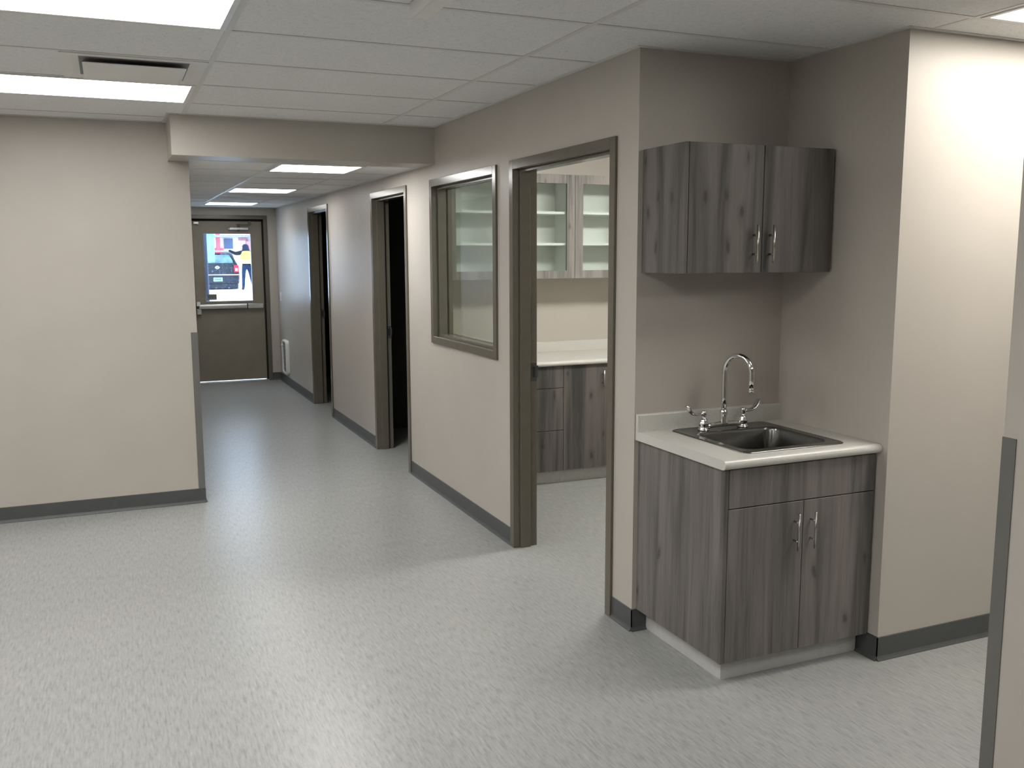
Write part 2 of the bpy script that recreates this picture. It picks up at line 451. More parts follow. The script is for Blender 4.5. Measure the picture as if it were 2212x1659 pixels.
b = MB(); cove(b, (-.004, 0), (.07, 0), (0, -1)); cove(b, (W, 0), (W, -D - .004), (-1, 0))
struct('baseboard_alcove', b, 'base', 'dark grey vinyl base inside the sink alcove', 'baseboard')
b = MB(); cove(b, (W - .004, -D), (3.3, -D), (0, -1)); struct('baseboard_lit', b, 'base', 'dark grey vinyl base under the brightly lit wall', 'baseboard')
b = MB(); cove(b, (-6, YL), (XL + .004, YL), (0, -1)); struct('baseboard_left', b, 'base', 'dark grey vinyl base along the broad left wall', 'baseboard')
b = MB(); cove(b, (EX1 + CW, YF), (0, YF), (0, -1)); struct('baseboard_far', b, 'base', 'short dark grey vinyl base beside the exit door', 'baseboard')
b = MB(); cove(b, (XL, YL), (XL, YF), (1, 0)); struct('baseboard_corridor', b, 'base', 'dark grey vinyl base on the hidden corridor side', 'baseboard')
b = MB(); cove(b, (XG, YG), (XG, -7), (-1, 0)); cove(b, (XG, YG), (XG + WT, YG), (0, 1)); struct('baseboard_foreground', b, 'base', 'dark grey vinyl base of the foreground wall end', 'baseboard')
b = MB(); cove(b, (RX, .1), (RX, YB), (-1, 0)); struct('baseboard_room', b, 'base', 'dark grey vinyl base in the lit side room', 'baseboard')

# corner guards
b = MB()
b.box(XL - .04, XL + .003, YL - .003, YL, .1, 1.153, 0, .001, 1); b.box(XL, XL + .003, YL, YL + .04, .1, 1.153, 0, .001, 1)
tag(b.build('corner_guard', 'guard'), 'grey vinyl corner guard on the left wall end beside the corridor', 'corner guard')
b = MB()
b.box(XG - .003, XG, YG - .042, YG + .003, .1, 1.153, 0, .001, 1); b.box(XG, XG + .042, YG, YG + .003, .1, 1.153, 0, .001, 1)
tag(b.build('corner_guard', 'guard'), 'dark grey corner guard on the wall end at the right photo edge', 'corner guard')

# ------------------------------------------------------------------ door frames, window
X0, X1 = -PR, WT + PR
def frame_mb(y0, y1, z0, z1, bottom=False, stop=(.027, .088)):
    b = MB(); c = CW; s = .016
    bv = .0015
    b.box(X0, X1, y0 - c, y0, z0 if not bottom else z0 - c, z1 + c, 0, bv, 1)
    b.box(X0, X1, y1, y1 + c, z0 if not bottom else z0 - c, z1 + c, 0, bv, 1)
    b.box(X0, X1, y0, y1, z1, z1 + c, 0, bv, 1)
    b.box(stop[0], stop[1], y0, y0 + s, z0, z1, 0, bv, 1); b.box(stop[0], stop[1], y1 - s, y1, z0, z1, 0, bv, 1)
    b.box(stop[0], stop[1], y0 + s, y1 - s, z1 - s, z1, 0, bv, 1)
    if bottom:
        b.box(X0, X1, y0, y1, z0 - c, z0, 0, bv, 1); b.box(stop[0], stop[1], y0 + s, y1 - s, z0, z0 + s, 0, bv, 1)
    return b
dl = ['taupe steel frame of the nearest doorway, opening to the lit cabinet room', 'taupe steel frame of the middle doorway, dark room beyond', 'taupe steel frame of the farthest side doorway, dark room beyond']
for i, (a, c) in enumerate(DOORS):
    r = empty('door_%d' % (i + 1), (0, (a + c) / 2, 0), dl[i], 'door frame', None, 'structure')
    frame_mb(a, c, 0, ZD).build('frame', 'frame', r)
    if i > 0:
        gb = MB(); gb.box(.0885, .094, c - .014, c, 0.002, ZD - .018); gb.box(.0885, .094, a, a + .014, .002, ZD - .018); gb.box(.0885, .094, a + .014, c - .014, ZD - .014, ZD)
        tag(gb.build('stop_shadow', 'black', r), 'black strip painted as the shadow behind the stop')  # black strip stands in for the shadow line beside the stop
    sb = MB(); sb.box(.094, .131, c - .0025, c, .952, 1.058, 0, .001, 1); sb.box(.104, .122, c - .0035, c - .0026, .975, 1.035, 1)
    sb.box(.120, .139, c - .0035, c - .0005, .970, 1.040, 0)
    tag(sb.build('strike_plate', ['bronze', 'black'], r), 'dark metal strike plate')
w = empty('window_1', (0, (WIN[0] + WIN[1]) / 2, WIN[2]), 'interior window in a taupe steel frame left of the nearest doorway', 'window', None, 'structure')
frame_mb(WIN[0], WIN[1], WIN[2], WIN[3], True, (.028, .087)).build('window_frame', 'frame', w)
b = MB(); b.box(.090, .096, WIN[0], WIN[1], WIN[2], WIN[3]); b.build('pane', 'glass', w)
b = MB()
for a_ in (WIN[0], WIN[1] - .016): b.box(.099, .118, a_, a_ + .016, WIN[2], WIN[3])
b.box(.099, .118, WIN[0] + .016, WIN[1] - .016, WIN[2], WIN[2] + .016); b.box(.099, .118, WIN[0] + .016, WIN[1] - .016, WIN[3] - .016, WIN[3])
b.build('glazing_bead', 'frame', w)

# exit door
ed = empty('door_4', ((EX0 + EX1) / 2, YF, 0), 'olive taupe exit door with glazed panel at the corridor end', 'door', None, 'structure')
b = MB(); c = CW; fy0, fy1 = YF - PR, YF + .16
b.box(EX0 - c, EX0, fy0, fy1, 0, EZ + c, 0, .0015, 1); b.box(EX1, EX1 + c, fy0, fy1, 0, EZ + c, 0, .0015, 1); b.box(EX0, EX1, fy0, fy1, EZ, EZ + c, 0, .0015, 1)
b.box(EX0, EX0 + .016, fy0 + .115, fy1, 0, EZ); b.box(EX1 - .016, EX1, fy0 + .115, fy1, 0, EZ); b.box(EX0 + .016, EX1 - .016, fy0 + .115, fy1, EZ - .016, EZ)
b.build('frame', 'frame', ed)
LX0, LX1, LZ0, LZ1 = EX0 + .02, EX1 - .018, .02, 2.085
GX0, GX1, GZ0, GZ1 = -.905, -.319, 1.062, 1.925
LY0, LY1 = YF + .045, YF + .09
b = MB()
b.box(LX0, GX0, LY0, LY1, LZ0, LZ1); b.box(GX1, LX1, LY0, LY1, LZ0, LZ1); b.box(GX0, GX1, LY0, LY1, LZ0, GZ0); b.box(GX0, GX1, LY0, LY1, GZ1, LZ1)
t_ = .022
for (x0, x1, z0, z1) in ((GX0 - t_, GX0, GZ0 - t_, GZ1 + t_), (GX1, GX1 + t_, GZ0 - t_, GZ1 + t_), (GX0, GX1, GZ0 - t_, GZ0), (GX0, GX1, GZ1, GZ1 + t_)):
    b.box(x0, x1, LY0 - .006, LY0, z0, z1)
leaf = b.build('door_leaf', 'doorpaint', ed)
b = MB(); b.box(GX0, GX1, LY0 + .02, LY0 + .026, GZ0, GZ1); b.build('pane', 'glass_door', leaf)
b = MB(); b.box(-.862, -.772, LY0 + .017, LY0 + .0185, 1.568, GZ1); tag(b.build('glass_strip', 'pale_strip', leaf), 'pale blue strip on the glass')  # pale blue see-through strip over the upper left of the pane
b = MB(); b.box(-.893, -.772, LY0 + .0155, LY0 + .017, 1.078, 1.153, 0)
for k in range(4): b.box(-.875 + k * .025, -.862 + k * .025, LY0 + .0145, LY0 + .0155, 1.10, 1.135, 1)
tag(b.build('sticker', ['sticker', 'stickerdark'], leaf), 'small grey sticker in the lower corner of the glass')
b = MB()   # dark strips painting the shadow in the gap round the leaf
b.box(EX0, LX0, LY0 + .02, LY1, 0, EZ); b.box(LX1, EX1, LY0 + .02, LY1, 0, EZ); b.box(LX0, LX1, LY0 + .02, LY1, LZ1, EZ)
b.build('gap_shadow', 'frame_shadow', ed)
b = MB(); b.box(EX0, EX1, YF - .02, YF + .15, 0, .012, 0, .003, 1); b.build('threshold', 'alu', ed)
# panic bar
b = MB()
b.box(-1.005, -.40, LY0 - .055, LY0 - .012, .965, 1.022, 0, .006, 2); b.box(-.998, -.41, LY0 - .062, LY0 - .05, .978, 1.01, 0, .004, 2)
bar = b.build('push_bar', 'alu', ed)
b = MB(); b.box(-.392, -.196, LY0 - .05, LY0, .962, 1.022, 0, .004, 2); b.build('bar_rail', 'alu', bar)
b = MB(); b.box(-.402, -.391, LY0 - .053, LY0, .958, 1.026); b.build('bar_joint', 'black', bar)
b = MB(); b.box(-1.03, -.985, LY0 - .06, LY0, 1.005, 1.058, 0, .004, 2); tag(b.build('latch_cover', 'white', bar), 'white latch cover')
b = MB(); b.box(-1.028, -.975, LY0 - .045, LY0, .895, .965, 0, .004, 2); b.build('latch_case', 'alu', bar)
# closer
b = MB(); b.box(-.585, -.345, LY0 - .055, LY0, 1.974, 2.008, 0, .008, 3); b.tube([(-.60, LY0 - .03, 1.991), (-.585, LY0 - .03, 1.991)], .014, 14)
cl = b.build('door_closer', 'alu', ed)
b = MB(); b.lathe((-.468, LY0 - .04, 2.005), [(.014, 0), (.014, .03), (.02, .032), (.02, .042)], 14); b.box(-.478, -.33, LY0 - .046, LY0 - .034, 2.04, 2.05); b.box(-.345, -.32, LY0 - .05, YF + .06, 2.04, 2.09)
b.lathe((-.468, LY0 - .04, 1.955), [(.012, 0), (.012, .02)], 14)
tag(b.build('closer_arm', 'frame', cl), 'closer arm and bracket')
b = MB(); b.box(-1.02, -.955, LY0 - .03, LY0, 2.045, 2.075, 0, .003, 1); b.tube([(-.965, LY0 - .034, 2.048), (-.965, LY0 - .03, 2.03)], .008, 10)
tag(b.build('holder_bracket', 'nickel', ed), 'small metal bracket at the top corner of the door')

# ------------------------------------------------------------------ small wall fittings
sw = empty('light_switch', (0, 8.91, 1.06), 'white switch plate on the corridor wall near the exit door', 'light switch')
b = MB(); b.box(-.006, 0, 8.872, 8.948, 1.058, 1.172, 0, .002, 2); b.build('cover_plate', 'white', sw)
b = MB(); b.box(-.010, -.006, 8.899, 8.921, 1.09, 1.14, 0, .0015, 1); b.build('rocker', 'white', sw)
ht = empty('wall_heater', (0, 8.61, .13), 'white framed wall heater low on the corridor wall near the exit door', 'wall heater')
b = MB()
o_ = rrect(8.455, 8.765, .135, .575, .05, 0); i_ = rrect(8.485, 8.735, .165, .545, .03, 0)
def yz(r, x): return [(x, p[0], p[1]) for p in r]
b.loft([yz(o_, 0), yz(o_, -.03), yz([((p[0] + q[0]) / 2, (p[1] + q[1]) / 2) for p, q in zip(o_, i_)], -.045), yz(i_, -.032), yz(i_, -.01)])
b.build('heater_frame', 'white', ht)
b = MB(); b.box(-.022, 0, 8.485, 8.735, .165, .545)
for k in range(12): b.box(-.028, -.022, 8.49, 8.73, .185 + k * .026, .197 + k * .026, 0)
tag(b.build('grille', 'slot', ht), 'grey louvred grille')
b = MB(); b.tube([(-.028, 8.70, .50), (-.055, 8.70, .50)], .013, 14); b.build('knob', 'white', ht)

# ------------------------------------------------------------------ ceiling fittings
def light_fixture(x0, x1, y0, y1, z, led, label, group=None):
    r = empty('ceiling_light', ((x0 + x1) / 2, (y0 + y1) / 2, z), label, 'ceiling light', group)
    f = .022; b = MB()
    for (a, c_, d, e) in ((x0, x0 + f, y0, y1), (x1 - f, x1, y0, y1), (x0 + f, x1 - f, y0, y0 + f), (x0 + f, x1 - f, y1 - f, y1)):
        b.box(a, c_, d, e, z - .004, z + .003, 0, .001, 1)
    b.build('light_frame', 'whitemetal', r)
    b = MB(); rg = rrect(x0 + f, x1 - f, y0 + f, y1 - f, .012, z - .0025); b.loft([rg, [(p[0], p[1], z + .002) for p in rg]], 0, True, True, False)
    b.build('diffuser', led, r)
    return r
s = .013
def tile(ix, iy, nx=1.2192, led='led', label='', group=None):
    x0 = GX + 1.2192 * ix; y0 = GY + .6096 * iy
    return light_fixture(x0 + s, x0 + nx - s, y0 + s, y0 + .6096 - s, H, led, label, group)
tile(-2, 0, led='led', label='largest rectangular ceiling light, cut off by the top left photo corner')
tile(-2, 3, led='led', label='long ceiling light panel in front of the left wall, beyond the air diffuser')
tile(1, -2, led='led_warm', label='ceiling light at the top right photo corner above the lit wall')
# unseen panels continue the grid to light the room; last added for lit wall
for (ix, iy) in ((-4, 0), (-4, 3), (-2, -3), (-4, -3), (-2, -6), (1, -5)):
    tile(ix, iy, led='led', label='unseen panel ceiling light added along the same grid to light the room', group='ceiling lights out of view')
hl = ['square corridor ceiling light nearest the bulkhead', 'middle one of three square corridor ceiling lights', 'square corridor ceiling light nearest the exit door']
for k in range(3):
    y0 = CY0 + .6096 * 4 * k
    light_fixture(CX0 + s, CX0 + .6096 - s, y0 + s, y0 + .6096 - s, HC, 'led_hall%d' % k, hl[k])
rl = empty('ceiling_light', (1.3, 1.4, 2.5), 'surface mounted ceiling light inside the lit cabinet room', 'ceiling light')
b = MB(); b.box(.7, 1.9, 1.25, 1.55, 2.47, 2.4995, 0, .003, 1); b.build('light_frame', 'whitemetal', rl)
b = MB(); b.loft([[(p[0], p[1], 2.47) for p in rrect(.71, 1.89, 1.26, 1.54, .03, 0)], [(p[0], p[1], 2.43) for p in rrect(.715, 1.885, 1.265, 1.535, .03, 0)], [(p[0], p[1], 2.405) for p in rrect(.74, 1.86, 1.29, 1.51, .03, 0)]], 0, True, True)
b.build('diffuser', 'led_room', rl)

ad = empty('air_diffuser', (-1.88, GY + .6096 * 2.5, H), 'white square air diffuser in the ceiling between two light panels', 'air diffuser')
x1 = GX - 1.2192 - .012; x0 = x1 - .59; y0 = GY + 2 * .6096 + .012; y1 = y0 + .585
b = MB()
def sq(i, z): return [(x0 + i, y0 + i, z), (x1 - i, y0 + i, z), (x1 - i, y1 - i, z), (x0 + i, y1 - i, z)]
b.loft([sq(0, H + .003), sq(0, H - .004), sq(.045, H - .004), sq(.06, H - .001), sq(.085, H + .0035)], 0, False, False, False)
b.build('outer_frame', 'whitemetal', ad)
b = MB(); b.box(x0 + .07, x1 - .07, y0 + .07, y1 - .07, H + .001, H + .0035); b.build('throat', 'slot', ad)
b = MB(); b.loft([sq(.095, H - .016), sq(.085, H - .021), sq(.10, H - .024)], 0, True, True, False)
b.build('plaque', 'whitemetal', ad)

fx = empty('ceiling_box', (-1.03, -.45, H), 'white ceiling mounted box fixture cut by the top photo edge', 'ceiling fixture')
b = MB(); b.box(-1.052, -.998, -.62, -.285, H - .045, H - .0002, 0, .002, 1); b.build('housing', 'white', fx)
b = MB(); b.box(-1.062, -1.0535, -.62, -.282, H - .047, H - .0002, 0, .001, 1); b.build('side_plate', 'whitemetal', fx)

# ------------------------------------------------------------------ cabinetry helpers
def bar_pull(parent, x, yface, z0, z1, posts, r=.0055, off=.03):
    b = MB(); b.tube([(x, yface - off, z0), (x, yface - off, z1)], r, 14)
    for z in posts: b.tube([(x, yface, z), (x, yface - off, z)], r * .8, 10)
    return tag(b.build('handle', 'nickel', parent), 'brushed metal bar handle')

# sink base cabinet
YC = -.618
cb = empty('sink_cabinet', (.39, -.31, 0), 'grey wood laminate base cabinet under the sink', 'cabinet')
b = MB(); b.box(.022, .040, YC, -.001, .098, .862, 0, .0008, 1); b.build('end_panel', 'wood', cb)
b = MB(); b.box(.0402, .052, YC + .021, -.002, .099, .861); b.box(.74, .757, YC + .021, -.002, .099, .861); b.box(.052, .74, YC + .021, -.002, .099, .117)
b.box(.052, .74, YC + .021, YC + .04, .70, .861); b.box(.052, .74, -.012, -.002, .117, .861); b.box(.757, .7605, YC + .03, YC + .04, .1, .861)
b.build('carcass', 'carcass', cb)
b = MB(); b.box(.0425, .756, YC, YC + .02, .7085, .8585, 0, .0012, 1); b.build('false_front', 'wood', cb)
b = MB(); b.box(.0425, .397, YC, YC + .02, .0985, .7045, 0, .0012, 1); d1 = b.build('door', 'wood', cb)
b = MB(); b.box(.4, .756, YC, YC + .02, .0985, .7045, 0, .0012, 1); d2 = b.build('door', 'wood', cb)
bar_pull(d1, .354, YC, .515, .663, (.55, .626), .0045); bar_pull(d2, .435, YC, .515, .663, (.55, .626), .0045)
b = MB(); b.box(.072, .757, -.557, -.004, .0, .098, 0, .001, 1); tag(b.build('toe_kick', 'toe', cb), 'pale grey toe kick')

# worktop with sink cut-out
wt = empty('worktop', (.39, -.31, .863), 'pale speckled laminate worktop with rounded front edge around the sink', 'worktop')
def nose_profile(yf, yb, zt, th):
    r = th / 2; pts = [(yb, zt - th), (yb, zt)]
    for k in range(11):
        a = math.pi / 2 + math.pi * k / 10
        pts.append((yf + r + r * math.cos(a), zt - r + r * math.sin(a)))
    return pts
b = MB(); b.prism(nose_profile(-.641, -.0005, .901, .038), 'x', .006, W - .0005, 0)
top = b.build('countertop', 'counter', wt)
cut = MB(); cut.box(.168, .63, -.555, -.075, .80, 1.0); co = cut.build('cutter', 'counter')
md = top.modifiers.new('b', 'BOOLEAN'); md.operation = 'DIFFERENCE'; md.object = co; md.solver = 'EXACT'
bpy.context.view_layer.update()
dg = bpy.context.evaluated_depsgraph_get()
me = bpy.data.meshes.new_from_object(top.evaluated_get(dg)); top.modifiers.clear(); top.data = me
bpy.data.objects.remove(co, do_unlink=True)
for p in top.data.polygons: p.use_smooth = False
b = MB()
b.prism([(-.0005, .9012), (-.0005, .976), (-.014, .976), (-.018, .974), (-.0200, .970), (-.0200, .9012)], 'x', .006, W - .0005, 0)
b.build('backsplash', 'counter', wt)

# sink
sk = empty('sink', (.396, -.31, .903), 'stainless steel drop-in sink in the pale worktop', 'sink')
b = MB()
ox0, ox1, oy0, oy1 = .146, .645, -.573, -.046
ix0, ix1, iy0, iy1 = .186, .606, -.528, -.160
def mid(r0, r1, t, z): return [(a[0] * (1 - t) + c_[0] * t, a[1] * (1 - t) + c_[1] * t, z) for a, c_ in zip(r0, r1)]
R0 = rrect(ox0, ox1, oy0, oy1, .035, .9014); R1 = rrect(ix0, ix1, iy0, iy1, .055, .905)
def inset(d, z, rr): return rrect(ix0 + d, ix1 - d, iy0 + d, iy1 - d, rr, z)
rings = [R0, rrect(ox0, ox1, oy0, oy1, .035, .9035), rrect(ox0 + .005, ox1 - .005, oy0 + .005, oy1 - .005, .032, .9065), rrect(ox0 + .010, ox1 - .010, oy0 + .010, oy1 - .010, .028, .9052),
         rrect(ix0 - .006, ix1 + .006, iy0 - .006, iy1 + .006, .06, .9050), R1, inset(.004, .901, .052), inset(.007, .893, .05), inset(.012, .80, .05), inset(.016, .762, .05), inset(.03, .745, .05), inset(.06, .738, .05), inset(.13, .735, .04)]
b.loft(rings, 0, False, True)
b.build('basin', 'steel', sk)
b = MB(); b.lathe((.396, -.344, .7355), [(.045, 0), (.045, .002), (.038, .003), (.034, .0005), (.0, .0005)][:4], 28); b.build('drain', 'chrome', sk)

# faucet
fc = empty('faucet', (.372, -.12, .9055), 'chrome gooseneck faucet with two wrist blade handles at the sink back', 'faucet')
FZ = .9052; FY = -.12
b = MB()
pts = []
n = 14
b.loft([[(x, FY + h_ * math.cos(a) * .9, .923 + .010 * bend + h_ * .85 * math.sin(a)) for a in [2 * math.pi * k / 16 for k in range(16)]] for x, h_, bend in
        ((.270, .014, -.15), (.30, .0135, 0), (.33, .0135, .25), (.374, .015, .4), (.415, .0135, .25), (.45, .0135, 0), (.478, .014, -.15))], 0, True, True)
b.lathe((.374, FY, .925), [(.019, 0), (.0205, .006), (.0185, .012), (.0175, .04), (.018, .052), (.0165, .060), (.0135, .064), (.0120, .066)], 24)
b.build('bridge_body', 'chrome', fc)
dx, dy = .0335, -.140
L_ = math.hypot(dx, dy); ux, uy = dx / L_, dy / L_; Rr = L_ / 2
pts = [(.374, FY, .985), (.374, FY, 1.04), (.374, FY, 1.10), (.374, FY, 1.157)]
for k in range(1, 21):
    a = math.pi * k / 20; d = Rr * (1 - math.cos(a)); pts.append((.374 + ux * d, FY + uy * d, 1.157 + Rr * math.sin(a)))
pts += [(.374 + dx, FY + dy, 1.13), (.374 + dx, FY + dy, 1.088)]
b = MB(); b.tube(pts, .0118, 18); sp = b.build('spout', 'chrome', fc)
b = MB(); b.lathe((.374 + dx, FY + dy, 1.080), [(.0115, 0), (.0127, .002), (.0127, .016), (.0118, .018)], 18); b.build('aerator', 'chrome', sp)
def handle(x, sgn, ang):
    b = MB(); b.lathe((x, FY, FZ), [(.024, 0), (.0245, .006), (.020, .010), (.0195, .022), (.022, .026), (.022, .034), (.017, .040), (.0185, .046), (.0145, .050), (.0095, .052), (.0095, .064), (.0115, .066), (.0115, .082), (.009, .085)], 24)
    v = b.build('valve', 'chrome', fc)
    ca, sa = math.cos(ang), math.sin(ang)
    prof = [(0, .978, .006, .0055), (.025, .976, .0080, .0052), (.047, .977, .012, .0058), (.066, .984, .015, .0075), (.081, .997, .0165, .0085), (.090, 1.012, .0155, .0078), (.095, 1.021, .010, .005)]
    rings = []
    for i, (d, z, hw, th) in enumerate(prof):
        d2, z2 = prof[min(i + 1, len(prof) - 1)][:2]; d1_, z1_ = prof[max(i - 1, 0)][:2]
        tx, tz = d2 - d1_, z2 - z1_; L = math.hypot(tx, tz); nx, nz = -tz / L, tx / L
        ring = []
        for k in range(12):
            a = 2 * math.pi * k / 12; wv = hw * math.cos(a); t = th * math.sin(a)
            dd = d + nx * t; zz = z + nz * t
            ring.append((x + sgn * (dd * ca) + (-sgn * sa) * wv * 0 + sa * dd * 0, FY + sa * dd + wv, zz))
        rings.append(ring)
    b = MB(); b.loft(rings, 0, True, True); b.build('blade', 'chrome', v)
handle(.272, -1, math.radians(-6)); handle(.476, 1, math.radians(8))

# upper cabinet
UY = -.315
uc = empty('wall_cabinet', (.386, -.155, 1.58), 'grey wood laminate two-door wall cabinet above the sink', 'cabinet')
b = MB(); b.box(.022, .036, UY, -.0005, 1.58, 2.085, 0, .0008, 1); b.build('end_panel', 'wood2', uc)
b = MB(); b.box(.0362, .750, UY + .0205, -.0005, 1.581, 2.084); b.build('carcass', 'wood2', uc)
b = MB(); b.box(.0385, .3925, UY, UY + .02, 1.5805, 2.085, 0, .0012, 1); d1 = b.build('door', 'wood2', uc)
b = MB(); b.box(.3955, .750, UY, UY + .02, 1.5805, 2.085, 0, .0012, 1); d2 = b.build('door', 'wood2', uc)
bar_pull(d1, .3505, UY, 1.62, 1.772, (1.655, 1.731)); bar_pull(d2, .431, UY, 1.62, 1.772, (1.655, 1.731))

# ------------------------------------------------------------------ lit cabinet room
RY = 2.496
def base_unit(x0, x1, name, label):
    r = empty(name, ((x0 + x1) / 2, RY + .3, 0), label, 'cabinet')
    b = MB(); b.box(x0, x1, RY + .021, YB - .002, .1, .866); b.build('carcass', 'carcass', r)
    b = MB(); b.box(x0, x1, RY + .06, YB - .01, 0, .0995); tag(b.build('toe_kick', 'toe', r), 'pale grey toe kick')
    return r
r = base_unit(.305, .9035, 'drawer_unit', 'grey wood three-drawer base unit in the lit side room')
for z0, z1 in ((.709, .864), (.402, .705), (.102, .398)):
    b = MB(); b.box(.307, .9025, RY, RY + .02, z0, z1, 0, .001, 1); d = b.build('drawer', 'wood4', r)
    b = MB(); zc = z1 - .05; b.tube([(.53, RY - .03, zc), (.68, RY - .03, zc)], .0055, 12)
    for xx in (.56, .65): b.tube([(xx, RY, zc), (xx, RY - .03, zc)], .0045, 10)
    b.build('handle', 'nickel', d)
r = base_unit(.9045, 1.6445, 'base_cabinet', 'grey wood two-door base cabinet in the lit side room')
for x0, x1, hx in ((.9055, 1.2735, 1.222), (1.2765, 1.6435, 1.328)):
    b = MB(); b.box(x0, x1, RY, RY + .02, .102, .864, 0, .001, 1); d = b.build('door', 'wood4', r)
    bar_pull(d, hx, RY, .70, .82, (.725, .79))
r = base_unit(1.6455, 2.385, 'base_cabinet', 'second grey wood base cabinet hidden right of the doorway view')
b = MB(); b.box(1.6465, 2.384, RY, RY + .02, .102, .864, 0, .001, 1); b.build('door', 'wood4', r)
wt2 = empty('worktop', (1.3, 2.78, .867), 'long pale worktop with backsplash in the lit side room', 'worktop')
b = MB(); b.prism(nose_profile(RY - .026, YB - .0005, .903, .036), 'x', .13, 2.40, 0); b.build('countertop', 'counter', wt2)
b = MB(); b.prism([(YB - .0005, .9035), (YB - .0005, .982), (YB - .014, .982), (YB - .02, .976), (YB - .02, .9035)], 'x', .13, 2.40, 0); b.build('backsplash', 'counter', wt2)

GU = 2.786; GB, GT = 1.477, 2.228
def glass_cabinet(x0, label):
    x1 = x0 + .998
    r = empty('glass_cabinet', ((x0 + x1) / 2, GU + .15, GB), label, 'cabinet')
    b = MB(); t = .018; yb = YB - .001; yf = GU + .0215
    b.box(x0, x0 + t, yf, yb, GB, GT); b.box(x1 - t, x1, yf, yb, GB, GT); b.box(x0 + t, x1 - t, yf, yb, GB, GB + t); b.box(x0 + t, x1 - t, yf, yb, GT - t, GT); b.box(x0 + t, x1 - t, yb - .008, yb, GB + t, GT - t)
    b.build('carcass', 'melamine', r)
    for z in (1.737, 1.965):
        b = MB(); b.box(x0 + t, x1 - t, yf + .015, yb - .009, z - .018, z); b.build('shelf', 'melamine', r)
    xm = (x0 + x1) / 2
    for k, (a, c_) in enumerate(((x0 + .001, xm - .0012), (xm + .0012, x1 - .001))):
        b = MB(); y0_, y1_ = GU, GU + .02; st = .065; z0, z1 = GB, GT
        b.box(a, a + st, y0_, y1_, z0, z1, 0, .001, 1); b.box(c_ - st, c_, y0_, y1_, z0, z1, 0, .001, 1); b.box(a + st, c_ - st, y0_, y1_, z0, z0 + .058, 0, .001, 1); b.box(a + st, c_ - st, y0_, y1_, z1 - .063, z1, 0, .001, 1)
        d = b.build('door', 'wood3', r)
        b = MB(); b.box(a + st - .006, c_ - st + .006, y1_ - .007, y1_ - .003, z0 + .052, z1 - .057); b.build('pane', 'glass_cab', d)
        bar_pull(d, c_ - .03 if k == 0 else a + .03, GU, 1.51, 1.66, (1.545, 1.62))
    return r
glass_cabinet(.141, 'glazed wall cabinet on the left, seen through the window and doorway')
glass_cabinet(1.140, 'glazed wall cabinet on the right, its left door showing in the doorway')

# ------------------------------------------------------------------ outdoors
b = MB()
rows = [(9.23, -.06), (20, .12), (29, .30), (120, .30)]
for (ya, za), (yb_, zb) in zip(rows[:-1], rows[1:]):
    q = [b.bm.verts.new(p) for p in ((-40, ya, za), (70, ya, za), (70, yb_, zb), (-40, yb_, zb))]; b.bm.faces.new(q)
struct('ground', b, 'snow', 'snow covered ground outside the exit door', 'ground')
b = MB(); b.tube([(-.645, 12.0, -.2), (-.645, 12.0, 2.6)], .045, 14); b.box(-.72, -.61, 11.945, 12.055, -.1, .01)
tag(b.build('steel_post', 'navy'), 'dark blue steel post standing outside at the left edge of the door glass', 'post')

# building behind
bd = empty('building', (5, 52, .3), 'pale building with red trim across the snowy yard', 'building')
b = MB(); b.box(-8, 20, 52, 58, .3, 7.0); b.build('wall', 'siding', bd)
b = MB(); b.box(2.9, 9, 51.3, 52, 2.62, 2.74); tag(b.build('eave', 'greytext', bd), 'thin grey eave')
b = MB(); b.box(3.62, 3.80, 51.6, 52, .3, 3.4); b.box(3.45, 4.0, 51.7, 52, 1.86, 2.02); tag(b.build('column', 'redtrim', bd), 'red column')
for x0, x1, z0, z1, mt in ((4.05, 4.53, 1.98, 2.55, 'darkwin'), (4.85, 5.35, 2.44, 2.6, 'brick')):
    b = MB(); b.box(x0, x1, 51.9, 52, z0, z1); b.build('window', mt, bd)
b = MB(); b.box(5.25, 5.9, 51.7, 52, 1.2, 2.42); tag(b.build('brick_panel', 'brick', bd), 'red brick panel')
b = MB(); b.box(4.05, 5.0, 51.25, 51.29, 2.78, 2.90, 0)
for k in range(9): b.box(4.10 + k * .09, 4.165 + k * .09, 51.23, 51.25, 2.815, 2.865, 1)
tag(b.build('name_board', ['siding', 'greytext'], bd), 'white board with faded grey lettering')
b = MB(); b.box(5.2, 5.6, 51.2, 51.3, 2.78, 2.95); tag(b.build('pink_sign', 'pinksign', bd), 'pink red sign')

# car seen from behind
cy0 = 34.6; cxm = 1.845; cw_ = .84; z0 = .26
car = empty('car', (cxm, cy0 + 2, z0), 'snow dusted black sport utility car parked outside, rear towards the door', 'car')
def ring(y, hw, zb, zs, zt, hwt, tuck=.0):
    # section: lower body to shoulder, then cabin
    p = [(-hw + .06, zb), (-hw, zb + .12), (-hw - .0, zb + .40), (-hw + .02, zs), (-hwt - .03, zs + (zt - zs) * .55), (-hwt + .04, zt - .05), (-hwt + .16, zt)]
    p += [(-a, c_) for a, c_ in p[::-1]]
    return [(cxm + a, y, z0 + c_) for a, c_ in p]
b = MB()
b.loft([ring(cy0 + .06, cw_ - .06, .32, .92, 1.38, .60), ring(cy0 + .0, cw_ - .02, .28, .93, 1.30, .62), ring(cy0 + .12, cw_, .24, .95, 1.46, .64), ring(cy0 + .35, cw_, .22, .96, 1.53, .66), ring(cy0 + 1.2, cw_, .22, .96, 1.56, .67),
        ring(cy0 + 2.2, cw_, .22, .95, 1.52, .66), ring(cy0 + 2.9, cw_, .22, .94, 1.05, .70), ring(cy0 + 3.8, cw_ - .03, .24, .88, .94, .68), ring(cy0 + 4.15, cw_ - .12, .30, .70, .78, .60)], 0, True, True)
b.build('body', 'carpaint', car)
